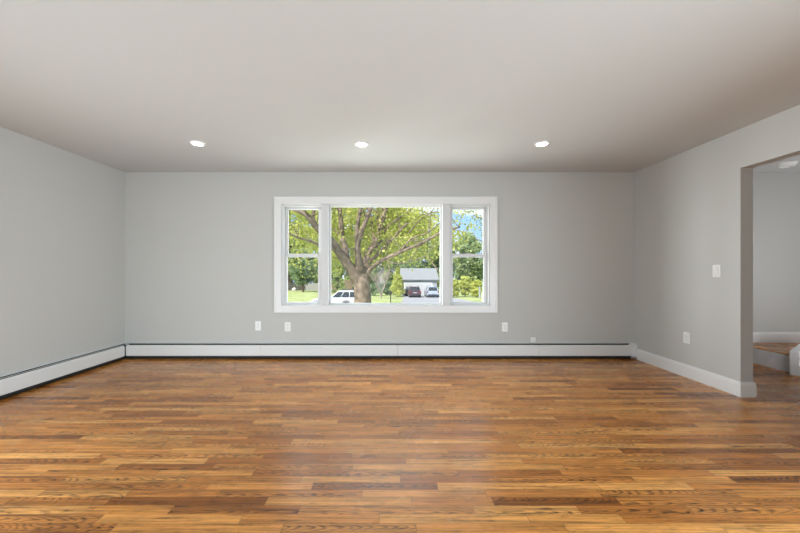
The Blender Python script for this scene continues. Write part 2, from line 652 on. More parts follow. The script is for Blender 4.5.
# inner stops that carry the sashes
for x0, x1 in ((OX0 + .02, ML[0]), (MR[1], OX1 - .02)):
    rect_frame(bm, x0, x1, OZ0 + .014, OZ1 - .016, .012, .012, .018, .010, YB + 0.035, YB + 0.055, 0.002)
wobj('window_frame', bm, M_VINYL)
# fixed centre light
bm = NB(); rect_frame(bm, ML[1], MR[0], OZ0 + .014, OZ1 - .016, .020, .020, .018, .018, YB + 0.06, YB + 0.11, 0.005); wobj('fixed_sash', bm, M_VINYL)
bm = NB(); box(bm, ML[1] + .018, MR[0] - .018, YB + .098, YB + .102, OZ0 + .03, OZ1 - .032); wobj('glazing', bm, M_GLASS)
ZM0, ZM1 = 1.325, 1.372
for gx0, gx1, x0, x1 in ((-1.411, -0.994, OX0 + .02, ML[0]), (0.793, 1.213, MR[1], OX1 - .02)):
    # lower sash, nearer the room
    bm = NB()
    rect_frame(bm, x0 + .003, x1 - .003, OZ0 + .016, ZM1, gx0 - x0 + .002, x1 - gx1 + .002, ZM1 - ZM0, .032, YB + 0.058, YB + 0.088, 0.005)
    box(bm, (x0 + x1) / 2 - .035, (x0 + x1) / 2 + .035, YB + .052, YB + .062, ZM1 - .012, ZM1 + .004, 0.002)
    wobj('lower_sash', bm, M_VINYL)
    bm = NB(); box(bm, gx0 - .004, gx1 + .004, YB + .072, YB + .076, OZ0 + .04, ZM0 + .004); wobj('glazing', bm, M_GLASS)
    # upper sash, behind
    bm = NB()
    rect_frame(bm, x0 + .003, x1 - .003, ZM0 + .006, OZ1 - .018, gx0 - x0 + .002, x1 - gx1 + .002, OZ1 - .018 - 1.966, .04, YB + 0.092, YB + 0.122, 0.005)
    wobj('upper_sash', bm, M_VINYL)
    bm = NB(); box(bm, gx0 - .004, gx1 + .004, YB + .106, YB + .110, ZM1, 1.97); wobj('glazing', bm, M_GLASS)

# ------------------------------------------------------------------ baseboard heaters
def heater(name, label, length, fn, seams, end_cap=None, origin=(0, 0, 0), white_damper=False, start=0.0):
    """fn(d, z, a): d off the wall, a along the wall from 0 to length (local)"""
    r = empty(name, origin)
    tag(r, label, 'heater', 'hot-water baseboard heaters')
    bm = NB()
    extrude_poly(bm, [(0.0005, .035), (.004, .035), (.004, .199), (.020, .199), (.020, .2035), (.004, .206), (.0005, .206)], 0, length, fn)
    obj('back_plate', bm, M_HEAT, r)
    prev = start
    for s in seams + [length]:
        bm = NB()
        extrude_poly(bm, [(.060, .043), (.064, .045), (.0655, .060), (.0655, .166), (.062, .176), (.049, .183), (.048, .180), (.060, .173), (.062, .165), (.062, .060)],
                     prev + 0.0012, s - 0.0012, fn)
        obj('front_panel', bm, M_HEAT, r)
        prev = s
    bm = NB(); extrude_poly(bm, [(.031, .1865), (.032, .190), (.037, .189), (.036, .1855)] if white_damper else [(.008, .1935), (.008, .1975), (.019, .1975), (.019, .1945)], 0.002, length - 0.01, fn); obj('damper', bm, M_HEAT if white_damper else M_DAMP, r)
    bm = NB(); extrude_poly(bm, [(.005, .008), (.050, .008), (.054, .02), (.054, .165), (.010, .172), (.010, .192), (.005, .192)], 0.001, length - 0.006, fn); obj('fin_shade_block', bm, M_DARK, r)  # near-black fin block, run into slot and floor gap as painted shade
    if end_cap:
        a0, a1 = end_cap
        bm = NB()
        extrude_poly(bm, [(.0, .025), (.060, .028), (.068, .045), (.068, .168), (.063, .181), (.024, .2085), (.0, .2085)], a0, a1, fn)
        bmesh.ops.recalc_face_normals(bm, faces=bm.faces[:])
        obj('end_cap', bm, M_HEAT, r)
    return r


yf = YB - 0.0655
bx0 = XL + 0.0665
blen = XR - 0.004 - bx0
seam_x = [PX(p, yf) - bx0 for p in (260.7, 397.8, 538.8)]
hb = heater('baseboard_heater', 'long white baseboard heater running under the window along the back wall', blen - 0.07,
       lambda d, z, a: (a, -d, z), seam_x, (blen - 0.075, blen), (bx0, YB, 0))
hl = heater('baseboard_heater', 'white baseboard heater on the left wall, running toward the left edge', YB - 0.001 - 0.9,
       lambda d, z, a: (d, -a, z), [1.96], None, (XL, YB - 0.001, 0), True, 0.078)
bm = NB()
extrude_poly(bm, [(.0, .025), (.060, .028), (.068, .045), (.068, .168), (.063, .181), (.024, .2085), (.0, .2085)], 0.0, 0.06, lambda d, z, a: (d, -a, z))
obj('end_cap', bm, M_HEAT, hl, loc=(0, -(YB - 0.001 - 0.9), 0))
# little black knob of the damper near the right seam
bm = NB(); x = PX(542.5, yf) - bx0; box(bm, x - .012, x + .012, -.05, -.022, .184, .193, .002); obj('damper_knob', bm, M_DARK, hb)

# ------------------------------------------------------------------ wall plates (built facing -Y, then turned)
def plate_base(r, w=0.078, h=0.122):
    bm = NB(); box(bm, -w / 2, w / 2, -0.006, -0.0002, -h / 2, h / 2, 0.003); obj('cover_plate', bm, M_PLATE, r)


def outlet(loc, rz, label):
    r = empty('power_outlet', loc, rz)
    tag(r, label, 'outlet', 'duplex power outlets')
    plate_base(r)
    for s in (-1, 1):
        bm = NB()
        lathe(bm, [(0.0172, -0.006), (0.0172, -0.0085), (0.015, -0.0092), (0.0001, -0.0092)], 'y', (0, 0, s * 0.0195), 20)
        f = obj('receptacle', bm, M_PLATE, r)
        bm = NB()
        for q in (-1, 1):
            box(bm, q * 0.0062 - .0011, q * 0.0062 + .0011, -0.0096, -0.0088, s * 0.0195 + .001, s * 0.0195 + .009)
        lathe(bm, [(0.0026, -0.0088), (0.0026, -0.0096)], 'y', (0, 0, s * 0.0195 - 0.007), 10)
        obj('slot', bm, M_SLOT, f)
    bm = NB(); lathe(bm, [(0.003, -0.006), (0.003, -0.0072), (0.0001, -0.0074)], 'y', (0, 0, 0), 10); obj('screw', bm, M_SCREW, r)
    return r


for px, py, lab in ((258.3, 325.8, 'white power outlet left of the window casing, first from the left'),
                    (287.8, 326.7, 'white power outlet under the left sash of the window'),
                    (504.7, 327.0, 'white power outlet just right of the window casing on the back wall')):
    outlet((PX(px, YB), YB, PZ(py, YB)), 0, lab)
yo = FPX * XR / (687.0 - VX)
outlet((XR, yo, PZ(337.8, yo)), math.radians(-90), 'white power outlet low on the right wall below the light switch')
ys = FPX * XR / (716.9 - VX)
sw = empty('light_switch', (XR, ys, PZ(271.0, ys)), math.radians(-90))
tag(sw, 'white rocker light switch on the right wall near the opening', 'light switch')
plate_base(sw)
bm = NB(); rect_frame(bm, -.0185, .0185, -.035, .035, .0015, .0015, .0015, .0015, -.0072, -.0055); obj('rocker_surround', bm, M_DAMP, sw)
bm = NB(); extrude_poly(bm, [(-.006, -.0335), (-.0085, -.0335), (-.0072, 0), (-.0105, .0335), (-.006, .0335)], -.0165, .0165, lambda u, v, a: (a, u, v)); obj('rocker', bm, M_PLATE, sw)
for s in (-1, 1):
    bm = NB(); lathe(bm, [(0.003, -0.006), (0.003, -0.0072), (0.0001, -0.0074)], 'y', (0, 0, s * 0.048), 10); obj('screw', bm, M_SCREW, sw)
# small low-voltage jack sitting on the wall right above the heater
jk = empty('cable_jack', (PX(532.8, YB), YB, 0.241))
tag(jk, 'tiny white cable jack on the wall just above the heater top', 'cable jack')
bm = NB(); box(bm, -.034, .034, -.014, -.0002, -.030, .030, .004); obj('jack_housing', bm, M_PLATE, jk)
bm = NB()
for q in (-1, 1):
    box(bm, q * .013 - .006, q * .013 + .006, -.0148, -.0135, -.012, .004)
obj('socket', bm, M_DAMP, jk)

# ------------------------------------------------------------------ recessed ceiling lights
def downlight(x, y, label, group='recessed ceiling lights'):
    r = empty('recessed_light', (x, y, H))
    tag(r, label, 'ceiling light', group)
    bm = NB(); lathe(bm, [(0.052, -0.0003), (0.052, -0.005), (0.056, -0.010), (0.070, -0.008), (0.076, -0.0003)], 'z', (0, 0, 0), 32)
    obj('trim_ring', bm, M_TRIM, r, True)
    bm = NB(); lathe(bm, [(0.0518, -0.0005), (0.0518, -0.0065), (0.035, -0.0085), (0.0001, -0.009)], 'z', (0, 0, 0), 32)
    obj('lens', bm, M_LENS, r, True)
    return r


for px, py, lab in ((197.5, 143.0, 'round lit recessed light, leftmost of the three in the ceiling'),
                    (361.5, 144.0, 'round lit recessed light above the window, middle of the three'),
                    (542.0, 143.5, 'round lit recessed light, rightmost of the three in the ceiling')):
    yy = FPX * (H - EYE) / (VY - py)
    downlight(PX(px, yy), yy, lab)

# ------------------------------------------------------------------ hall: smoke detector, stair stringer
yy = 3.93
sd = empty('smoke_detector', (PX(787.5, yy), yy, H))
tag(sd, 'round white smoke detector on the hall ceiling', 'smoke detector')
bm = NB(); lathe(bm, [(0.080, -0.0003), (0.082, -0.012), (0.078, -0.018)], 'z', (0, 0, 0), 32); obj('mounting_ring', bm, M_PLATE, sd, True)
bm = NB(); lathe(bm, [(0.072, -0.0181), (0.070, -0.036), (0.058, -0.046), (0.030, -0.049), (0.0001, -0.0495)], 'z', (0, 0, 0), 32); obj('cover', bm, M_PLATE, sd, True)
bm = NB(); lathe(bm, [(0.014, -0.0492), (0.014, -0.053), (0.0001, -0.0535)], 'z', (0.02, -0.02, 0), 16); obj('test_button', bm, M_DAMP, sd)

st = empty('stair_stringer', (4.395, 3.543, 0))
tag(st, 'white stair stringer end with chamfered top, standing before the hall landing', 'stair stringer')
bm = NB()
extrude_poly(bm, [(0, 0.0), (0.36, 0.0), (0.36, 0.335), (0.105, 0.335), (0.0, 0.262)], 0.0, 0.085, lambda u, v, a: (u, a, v))
obj('board', bm, M_TRIM, st)
bm = NB(); box(bm, -0.008, 0.36, -0.012, 0.0, 0.0, 0.115, 0.004); obj('shoe_moulding', bm, M_TRIM, st)

# ------------------------------------------------------------------ outside: ground, driveway
bm = NB()
gv = {}
xs = list(range(-140, 141, 10)); yv = [YB + 0.17, 8, 15, 25, 40, 60, 80, 100, 130, 170]
for i, x in enumerate(xs):
    for j, y in enumerate(yv):
        gv[i, j] = bm.verts.new((x, y, ground_z(x, y)))
for i in range(len(xs) - 1):
    for j in range(len(yv) - 1):
        bm.faces.new((gv[i, j], gv[i + 1, j], gv[i + 1, j + 1], gv[i, j + 1]))
struct('ground', bm, M_LAWN)


def flat_strip(name, quad, m):
    bm = NB()
    n = 12
    L = []
    for k in range(n + 1):
        t = k / n
        a = Vector(quad[0]).lerp(Vector(quad[3]), t); b = Vector(quad[1]).lerp(Vector(quad[2]), t)
        L.append((bm.verts.new((a.x, a.y, ground_z(a.x, a.y) + .03)), bm.verts.new((b.x, b.y, ground_z(b.x, b.y) + .03))))
    for a, b in zip(L, L[1:]):
        bm.faces.new((a[0], a[1], b[1], b[0]))
    return struct(name, bm, m)


flat_strip('driveway', [(0.9, 37.5), (10.5, 37.5), (8.2, 55.4), (1.9, 55.4)], M_ASPH)
flat_strip('street', [(-60, 27.0), (60, 27.0), (60, 34.2), (-60, 34.2)], M_ASPH)

# ------------------------------------------------------------------ foliage tools
nr = np.random.RandomState(11)


def leaves_mesh(name, centers, radii, counts, size, m, parent, squash=0.85, loc=None):
    """folded four-point leaves scattered in clumps; numpy build"""
    P = []
    for c, r, k in zip(centers, radii, counts):
        d = nr.normal(size=(k, 3)); d /= np.linalg.norm(d, axis=1)[:, None]
        rr = r * nr.uniform(0.35, 1.0, size=(k, 1)) ** 0.6
        q = np.array(c)[None, :] + d * rr * np.array([1, 1, squash])[None, :]
        P.append(q)
    P = np.vstack(P)
    n = len(P)
    u = nr.normal(size=(n, 3)); u[:, 2] -= 0.35; u /= np.linalg.norm(u, axis=1)[:, None]
    t = nr.normal(size=(n, 3)); w = np.cross(u, t); w /= np.linalg.norm(w, axis=1)[:, None]
    nn = np.cross(u, w)
    s = size * nr.uniform(0.6, 1.25, size=(n, 1))
    tip = P + u * s
    mid = P + u * s * 0.45 + nn * s * 0.12
    a = mid + w * s * 0.34 - nn * s * 0.20
    b = mid - w * s * 0.34 - nn * s * 0.20
    V = np.stack([P, a, tip, b], axis=1).reshape(-1, 3)
    F = np.arange(4 * n).reshape(-1, 4)
    me = bpy.data.meshes.new(name)
    me.vertices.add(4 * n); me.vertices.foreach_set('co', V.ravel())
    me.loops.add(4 * n); me.loops.foreach_set('vertex_index', F.ravel())
    me.polygons.add(n); me.polygons.foreach_set('loop_start', np.arange(0, 4 * n, 4)); me.polygons.foreach_set('loop_total', np.full(n, 4))
    me.update(calc_edges=True)
    me.materials.append(m)
    o = bpy.data.objects.new(name, me)
    o['kind'] = 'stuff'
    if loc:
        o.location = loc
    return link(o, parent)


# ------------------------------------------------------------------ the big maple in front of the window
TY = 11.0
tree = empty('maple_tree', (PX(362.5, TY), TY, ground_z(0, TY)))
tag(tree, 'big forked maple with thick grey-brown limbs just outside the window', 'tree')
T0 = Vector(tree.location)


def tp(zx, zy, dy=0.0):
    """point from the enlarged view (x 265.., y 185.., times 3.333) at depth TY + dy, local to the tree"""
    px, py = 265 + zx / 3.333, 185 + zy / 3.333
    y = TY + dy
    return Vector((PX(px, y), y, PZ(py, y))) - T0


bm = NB()
tube(bm, [Vector((0.03, 0, -0.15)), Vector((0.02, 0, 0.25)), tp(326, 395), tp(324, 350), tp(320, 315, 0.02), tp(316, 285, 0.02), tp(314, 262, -.1), tp(311, 235, -.25)],
     [0.52, 0.36, 0.285, 0.28, 0.265, 0.20, 0.15, 0.10], 16, 4)
# root flare
for a in range(5):
    th = a * 1.26 + 0.3
    tube(bm, [Vector((0.1 * math.cos(th), 0.1 * math.sin(th), 0.45)), Vector((0.45 * math.cos(th), 0.45 * math.sin(th), 0.06)), Vector((0.9 * math.cos(th), 0.9 * math.sin(th), -0.12))],
         [0.13, 0.12, 0.05], 8, 3)
obj('trunk', bm, M_BARK, tree, True)
LIMBS = [
    # (zx, zy, dy) points, start radius, end radius
    ([(326, 385, 0), (318, 340, -.02), (293, 292, -.1), (262, 245, -.3), (236, 208, -.5), (205, 170, -.8), (170, 140, -1.0), (140, 102, -1.2), (105, 84, -1.3), (60, 70, -1.4)], .27, .05),
    ([(270, 258, -.2), (268, 215, -.1), (258, 180, .1), (253, 130, .2), (249, 80, .3), (246, 20, .5)], .13, .07),
    ([(318, 315, 0), (314, 262, -.25), (308, 205, -.4), (320, 160, -.5), (338, 115, -.6), (352, 78, -.6), (375, 20, -.6)], .135, .06),
    ([(309, 200, -.4), (306, 160, -.5), (312, 110, -.5), (319, 70, -.5), (322, 10, -.5)], .085, .05),
    ([(328, 360, .1), (333, 305, .15), (337, 260, .4), (346, 225, .6), (372, 192, .8), (384, 150, .9), (394, 105, 1.0), (406, 72, 1.1), (425, 10, 1.3)], .20, .085),
    ([(358, 205, .7), (362, 165, 1.0), (352, 110, 1.2), (345, 60, 1.4), (340, 0, 1.6)], .08, .05),
    ([(330, 372, 0), (334, 325, -.05), (346, 290, -.15), (368, 266, -.4), (405, 243, -.8), (460, 220, -1.2), (525, 192, -1.6), (585, 160, -1.9), (650, 140, -2.2)], .15, .025),
    ([(344, 262, .4), (388, 218, .2), (425, 180, 0), (452, 150, -.1), (472, 128, -.2)], .075, .035),
    ([(360, 215, .8), (388, 170, .9), (415, 135, 1.0), (448, 110, 1.1), (492, 78, 1.2), (540, 40, 1.3)], .075, .03),
    ([(430, 232, -1.0), (475, 206, -1.2), (512, 205, -1.4), (548, 178, -1.5)], .04, .015),
    ([(448, 224, -1.1), (490, 178, -1.4), (540, 160, -1.6), (590, 120, -1.8)], .035, .012),
    ([(480, 160, -.4), (515, 118, -.6), (552, 94, -.8), (575, 88, -.8)], .028, .012),
    ([(236, 208, -.5), (205, 215, -.9), (160, 190, -1.3), (110, 175, -1.7), (60, 150, -2.0)], .07, .02),
    ([(170, 140, -1.0), (160, 105, -1.2), (168, 70, -1.4), (175, 10, -1.6)], .07, .03),
    ([(384, 150, .9), (375, 110, 1.2), (385, 60, 1.5), (395, 0, 1.8)], .06, .03),
    ([(405, 243, -.8), (430, 262, -1.1), (480, 255, -1.5), (540, 235, -1.9)], .022, .008),
    ([(372, 192, .8), (410, 180, 1.4), (470, 160, 2.2), (540, 110, 3.0)], .05, .02),
    ([(258, 180, .1), (225, 140, .8), (190, 100, 1.5), (140, 40, 2.4)], .05, .02),
]
tips = []
for pts, r0, r1 in LIMBS:
    P = [tp(*p) for p in pts]
    n = len(P)
    bm = NB()
    tube(bm, P, [r0 + (r1 - r0) * (k / (n - 1)) ** (0.4 if r0 == .15 else 0.62) for k in range(n)], 9, 4)
    for k in range(2, n):
        tips.append((P[k], r1))
        # side twigs
        for q in range(2):
            v = Vector((rnd.uniform(-1, 1), rnd.uniform(-.8, .8), rnd.uniform(-.5, 1))).normalized()
            L1 = rnd.uniform(.35, .9)
            e = P[k] + v * L1
            tube(bm, [P[k], P[k] + v * L1 * .5 + Vector((0, 0, rnd.uniform(-.05, .1))), e], [min(.022, r1 * .6), .012, .005], 5, 2)
            tips.append((e, r1))
    obj('branch', bm, M_BARK, tree, True)
cs, rs, ks = [], [], []
for p, r in tips:
    for q in range(3):
        o_ = Vector((rnd.uniform(-.8, .8), rnd.uniform(.4, 2.6) - p.y * .5, rnd.uniform(-.4, .5)))
        cs.append(p + o_); rs.append(rnd.uniform(.25, .5)); ks.append(rnd.randint(16, 30))
# high crown, and the far side of the crown behind the limbs
for k in range(300):
    a, b = rnd.uniform(-6.5, 6.0), rnd.uniform(-2.5, 6.5)
    z = rnd.uniform(5.6, 9.0)
    cs.append(Vector((a, b, z))); rs.append(rnd.uniform(.4, .8)); ks.append(rnd.randint(24, 40))
for k in range(330):
    b = rnd.uniform(2.0, 6.0)
    a = rnd.uniform(-6.5, 2.4)
    z = rnd.uniform(2.9, 5.8)
    if z < 3.7 and rnd.random() < .5:
        continue
    cs.append(Vector((a, b, z))); rs.append(rnd.uniform(.25, .55)); ks.append(rnd.randint(22, 36))
keep = []
for k, c in enumerate(cs):
    w_ = c + T0
    qx, qy = VX + FPX * w_.x / w_.y, VY + FPX * (EYE - w_.z) / w_.y
    if qy > 262 and qx > 340:        # the lowest leaves end above head height on the driveway side
        continue
    keep.append(k)
cs, rs, ks = [cs[k] for k in keep], [rs[k] for k in keep], [ks[k] for k in keep]
leaves_mesh('foliage', cs, rs, ks, 0.115, M_LEAF_Y, tree)

# ------------------------------------------------------------------ trees further off
def bg_tree(name, px, y, top, width_px, low, m, label, n_clump=46, per=150, leaf=0.5, group='trees beyond the lawn', cat='tree', shape=1.0):
    x = PX(px, y)
    g = ground_z(x, y)
    r = empty(name, (x, y, g))
    tag(r, label, cat, group)
    zt, zl = PZ(top, y) - g, max(PZ(low, y) - g, 0.15)
    w = width_px * y / FPX / 2
    bm = NB()
    tr = max(.06, .022 * zt)
    tube(bm, [(0, 0, -.1), (0.03 * w, 0, zt * .3), (-.03 * w, .02 * w, zt * .6), (0, 0, zt * .85)], [tr * 1.3, tr, tr * .7, tr * .25], 8, 3)
    for k in range(7):
        a = k * 2.4
        h = zl + (zt - zl) * (0.1 + .09 * k)
        tube(bm, [(0, 0, h), (w * .35 * math.cos(a), w * .35 * math.sin(a), h + .08 * zt), (w * .7 * math.cos(a), w * .7 * math.sin(a), h + .13 * zt)], [tr * .5, tr * .32, tr * .12], 6, 2)
    obj('trunk', bm, M_BARK, r, True)
    cs, rs, ks = [], [], []
    cz, hz = (zt + zl) / 2, (zt - zl) / 2
    for k in range(n_clump):
        t = rnd.uniform(-.9, .92)
        ring = math.sqrt(max(0.03, 1 - abs(t) ** 2.2)) if shape == 1.0 else max(0.06, (1 - (t + 1) / 2) ** shape)
        if cat == 'shrub' and t < 0 and shape == 1.0:
            ring = max(ring, .8)
        a = rnd.uniform(0, 2 * math.pi)
        q = ring * rnd.uniform(.35, .88)
        cs.append((w * q * math.cos(a), w * q * math.sin(a), cz + hz * t * .92))
        rs.append(min(w, hz) * rnd.uniform(.20, .34) * (1 if shape == 1.0 else max(.45, ring * 1.3))); ks.append(per)
    leaves_mesh('foliage', cs, rs, ks, leaf, m, r)
    return r


BT = [
    ('shade_tree', 290, 92, 192, 46, 288, M_LEAF_G, 'broad green tree behind the grey fence at the left sash'),
    ('shade_tree', 320, 110, 190, 46, 289, M_LEAF_L, 'pale green tree behind the fence, seen beside the left mullion'),
    ('shade_tree', 352, 92, 188, 46, 289, M_LEAF_L, 'tall light green tree behind the maple trunk'),
    ('shade_tree', 386, 106, 190, 46, 287, M_LEAF_L, 'light green tree behind the small bare tree'),
    ('shade_tree', 416, 94, 210, 40, 287, M_LEAF_G, 'mid green tree rising behind the garage roof'),
    ('shade_tree', 442, 82, 224, 30, 289, M_LEAF_L, 'light green tree right of the garage, beside the right mullion'),
    ('shade_tree', 468, 72, 232, 32, 293, M_LEAF_G, 'rounded green tree behind the bright hedge at the right sash'),
    ('shade_tree', 500, 84, 222, 44, 292, M_LEAF_B, 'dark green tree right of the window view'),
    ('shade_tree', 253, 104, 190, 50, 288, M_LEAF_B, 'dark green tree left of the window view'),
]
for nme, px, y, top, wd, low, m, lab in BT:
    bg_tree(nme, px, y, top, wd, low, m, lab, 90, 190, 0.55)
bg_tree('garden_tree', 303, 74, 246, 30, 285, M_LEAF_B, 'lower blue-green tree in front of the fence at the left sash', 60, 170, 0.42)
# a nearer tree reaching across the sky on the right
bg_tree('garden_tree', 503, 34, 190, 92, 266, M_LEAF_B, 'sparse blue-green tree reaching over the sky at the right sash', 60, 70, 0.2)
bg_tree('garden_tree', 389.5, 68, 262, 13, 292, M_LEAF_L, 'slim light green tree in front of the white house', 40, 130, 0.34)
bg_tree('garden_tree', 362, 72, 252, 26, 291, M_LEAF_G, 'mid green tree right behind the maple trunk', 50, 150, 0.38)
bg_tree('garden_tree', 411, 74, 246, 26, 290, M_LEAF_B, 'dark green tree showing just above the garage roof', 50, 150, 0.4)

for px, top, m, lab in ((271, 262, M_LEAF_B, 'dark thicket left of the window view'), (286.5, 266, M_LEAF_G, 'dark green thicket right behind the grey fence'), (302, 262, M_LEAF_B, 'dark thicket above the pale fence section'),
                        (318.5, 266, M_LEAF_G, 'green thicket hidden by the left mullion'), (336, 258, M_LEAF_B, 'dark thicket above the brown board fence'), (353, 264, M_LEAF_G, 'green thicket just left of the maple trunk'),
                        (371, 262, M_LEAF_B, 'dark thicket right of the maple trunk'), (391, 266, M_LEAF_G, 'green thicket beside the white house'), (430, 262, M_LEAF_B, 'dark thicket behind the garage roof'),
                        (446.5, 262, M_LEAF_G, 'green thicket at the right mullion'), (463, 258, M_LEAF_B, 'dark thicket behind the hedge'), (480, 262, M_LEAF_G, 'green thicket behind the white post')):
    bg_tree('thicket', px, 130 if px in (286.5, 318.5, 353, 391, 446.5, 480) else 119, top, 15, 289, m, lab, 44, 120, 0.8, 'thicket at the back of the lawn', 'shrub')

# understory
bg_tree('cone_evergreen', 397.5, 53, 266, 17, 297.5, M_LEAF_H, 'yellow-green cone evergreen left of the garage', 130, 70, 0.2, 'garden shrubs', 'shrub', 0.8)
bg_tree('dark_shrub', 374, 56, 283, 14, 297.5, M_LEAF_B, 'dark green shrub behind the small bare tree', 30, 110, 0.26, 'garden shrubs', 'shrub')
bg_tree('dark_shrub', 387, 58, 281, 12, 297.0, M_LEAF_B, 'dark green shrub between the bare tree and the cone evergreen', 30, 110, 0.26, 'garden shrubs', 'shrub')
bg_tree('round_shrub', 338, 62, 274, 14, 293, M_LEAF_L, 'pale green shrub against the brown fence left of the trunk', 26, 90, 0.3, 'garden shrubs', 'shrub')
for px, top, lab in ((453.5, 279, 'bright hedge shrub beside the right mullion, first of three'), (465, 276, 'tallest yellow-green hedge shrub in the middle at the right sash'), (476.5, 280, 'yellow-green hedge shrub by the white post')):
    bg_tree('hedge_shrub', px, 53.6 if px == 465 else 51, top, 11.6, 296, M_LEAF_H, lab, 70, 120, 0.24, 'hedge shrubs', 'shrub')

# small bare multi-stemmed tree on the lawn
by = 46.5
x = PX(381, by)
bt = empty('bare_tree', (x, by, ground_z(x, by)))
tag(bt, 'small grey multi-stemmed tree with bare twigs right of the big trunk', 'tree')
bm = NB(); bw = NB()
for k in range(7):
    a = k * 0.9
    lean = .55 + .2 * (k % 3)
    p = [Vector((0, 0, -.05)), Vector((.12 * math.cos(a), .1 * math.sin(a), .7)), Vector((lean * 1.0 * math.cos(a), lean * math.sin(a), 1.9)), Vector((lean * 1.9 * math.cos(a), lean * 1.6 * math.sin(a), 3.4))]
    tube(bm, p, [.09, .07, .05, .03], 6, 3)
    for q in range(12):
        s = p[2].lerp(p[3], rnd.random())
        v = Vector((rnd.uniform(-1, 1), rnd.uniform(-.6, .6), rnd.uniform(.3, 1.2))).normalized()
        tube(bw, [s, s + v * .6, s + v * 1.15 + Vector((0, 0, .1))], [.03, .022, .01], 5, 2)
obj('stem', bm, M_TWIG, bt, True)
o = obj('twig', bw, M_TWIG, bt, True); o['kind'] = 'stuff'

# ------------------------------------------------------------------ fences
def fence(name, px0, px1, y, h, m, label, bw=0.16):
    x0, x1 = PX(px0, y), PX(px1, y)
    g = ground_z(0, y)
    r = empty(name, ((x0 + x1) / 2, y, g))
    tag(r, label, 'fence', 'wooden fences across the street')
    c = (x0 + x1) / 2
    bm = NB()
    x = x0
    while x < x1:
        box(bm, x - c, x - c + bw * .9, -.012, .012, .03, h + rnd.uniform(-.03, .03))
        x += bw
    obj('board_panel', bm, m, r)
    bm = NB()
    for z in (.35, h - .35):
        box(bm, x0 - c, x1 - c, .012, .06, z - .05, z + .05)
    obj('rail', bm, m, r)
    x = x0
    while x <= x1 + .01:
        bm = NB(); box(bm, x - c - .05, x - c + .05, .015, .11, -.1, h - .05); obj('post', bm, m, r)
        x += 2.6
    return r


fence('wooden_fence', 262, 303, 84, 1.9, M_FENCE, 'dark weathered fence at the left sash behind the lawn')
fence('wooden_fence', 303.5, 327, 84.6, 1.9, M_FENCE_P, 'pale grey fence section right of the dark fence')
fence('wooden_fence', 329, 352, 67, 2.7, M_FENCE_B, 'tall brown board fence left of the maple trunk')

# ------------------------------------------------------------------ garage house and the house behind
GY = 55.5
gx0, gx1 = PX(402.3, GY), PX(437, GY)
gg = ground_z(0, GY)
gr = empty('garage', ((gx0 + gx1) / 2, GY, gg))
tag(gr, 'white garage with pale grey pitched roof behind two parked cars', 'garage')
hw = (gx1 - gx0) / 2
eave = PZ(279.3, GY - .3) - gg
ridge = PZ(269.0, GY + 3.6) - gg
bm = NB()
box(bm, -hw, hw, 0, 7.2, -.3, eave)
for s in (-hw, hw):
    extrude_poly(bm, [(0, eave), (7.2, eave), (3.6, ridge - .08)], s - .01, s + .01, lambda u, v, a: (a, u, v))
obj('wall', bm, M_SIDING, gr)
bm = NB()
for k in range(13):
    z = .22 + k * .21
    if z < eave - .1:
        box(bm, -hw - .012, hw + .012, -.018, 0.0, z, z + .018)
obj('siding_lap', bm, M_SIDING, gr)
bm = NB()
sl = (ridge - eave) / 3.6
extrude_poly(bm, [(-.35, eave - .35 * sl), (3.6, ridge), (7.55, eave - .35 * sl), (7.55, eave - .35 * sl + .14), (3.6, ridge + .14), (-.35, eave - .35 * sl + .14)], -hw - .3, hw + .3, lambda u, v, a: (a, u, v))
obj('roof', bm, M_ROOF, gr)
dx0, dx1 = PX(405, GY) - gr.location.x, PX(431.5, GY) - gr.location.x
bm = NB()
for k in range(4):
    for q in range(8):
        wq = (dx1 - dx0) / 8
        box(bm, dx0 + q * wq + .03, dx0 + (q + 1) * wq - .03, -.06, -.02, .04 + k * .53, .04 + k * .53 + .49, .01)
box(bm, dx0, dx1, -.045, -.015, .02, 2.16)
gd = obj('garage_door', bm, M_GDOOR, gr)
bm = NB(); rect_frame(bm, dx0 - .14, dx1 + .14, -.05, 2.32, .14, .14, .15, .03, -.05, 0.0); obj('door_frame', bm, M_TRIM, gr)
bm = NB(); box(bm, -.1, .1, -.16, -.02, 2.42, 2.68, .02); obj('wall_lamp', bm, M_BLACK, gr)

HY = 78
hx0, hx1 = PX(378.5, HY), PX(400.5, HY)
hh = empty('house', ((hx0 + hx1) / 2, HY, ground_z(0, HY)))
tag(hh, 'white house mostly hidden behind the cone evergreen', 'house')
hw2 = (hx1 - hx0) / 2
e2 = PZ(273.0, HY) - hh.location.z
r2 = PZ(267.0, HY) - hh.location.z
bm = NB()
extrude_poly(bm, [(-hw2, -.3), (hw2, -.3), (hw2, e2), (0, r2), (-hw2, e2)], 0, 8, lambda u, v, a: (u, a, v))
obj('wall', bm, M_SIDING, hh)
bm = NB()
s2 = (r2 - e2) / hw2
extrude_poly(bm, [(-hw2 - .4, e2 - .4 * s2), (0, r2), (hw2 + .4, e2 - .4 * s2), (hw2 + .4, e2 - .4 * s2 + .18), (0, r2 + .18), (-hw2 - .4, e2 - .4 * s2 + .18)], -.4, 8.4, lambda u, v, a: (u, a, v))
obj('roof', bm, M_ROOF, hh)
for wx in (-1.3, .5):
    bm = NB(); box(bm, wx, wx + .8, -.05, .05, e2 - 1.7, e2 - .5); f = obj('window', bm, M_CGLASS, hh)
    bm = NB(); rect_frame(bm, wx - .08, wx + .88, e2 - 1.78, e2 - .42, .08, .08, .08, .08, -.08, 0); obj('window_frame', bm, M_TRIM, f)

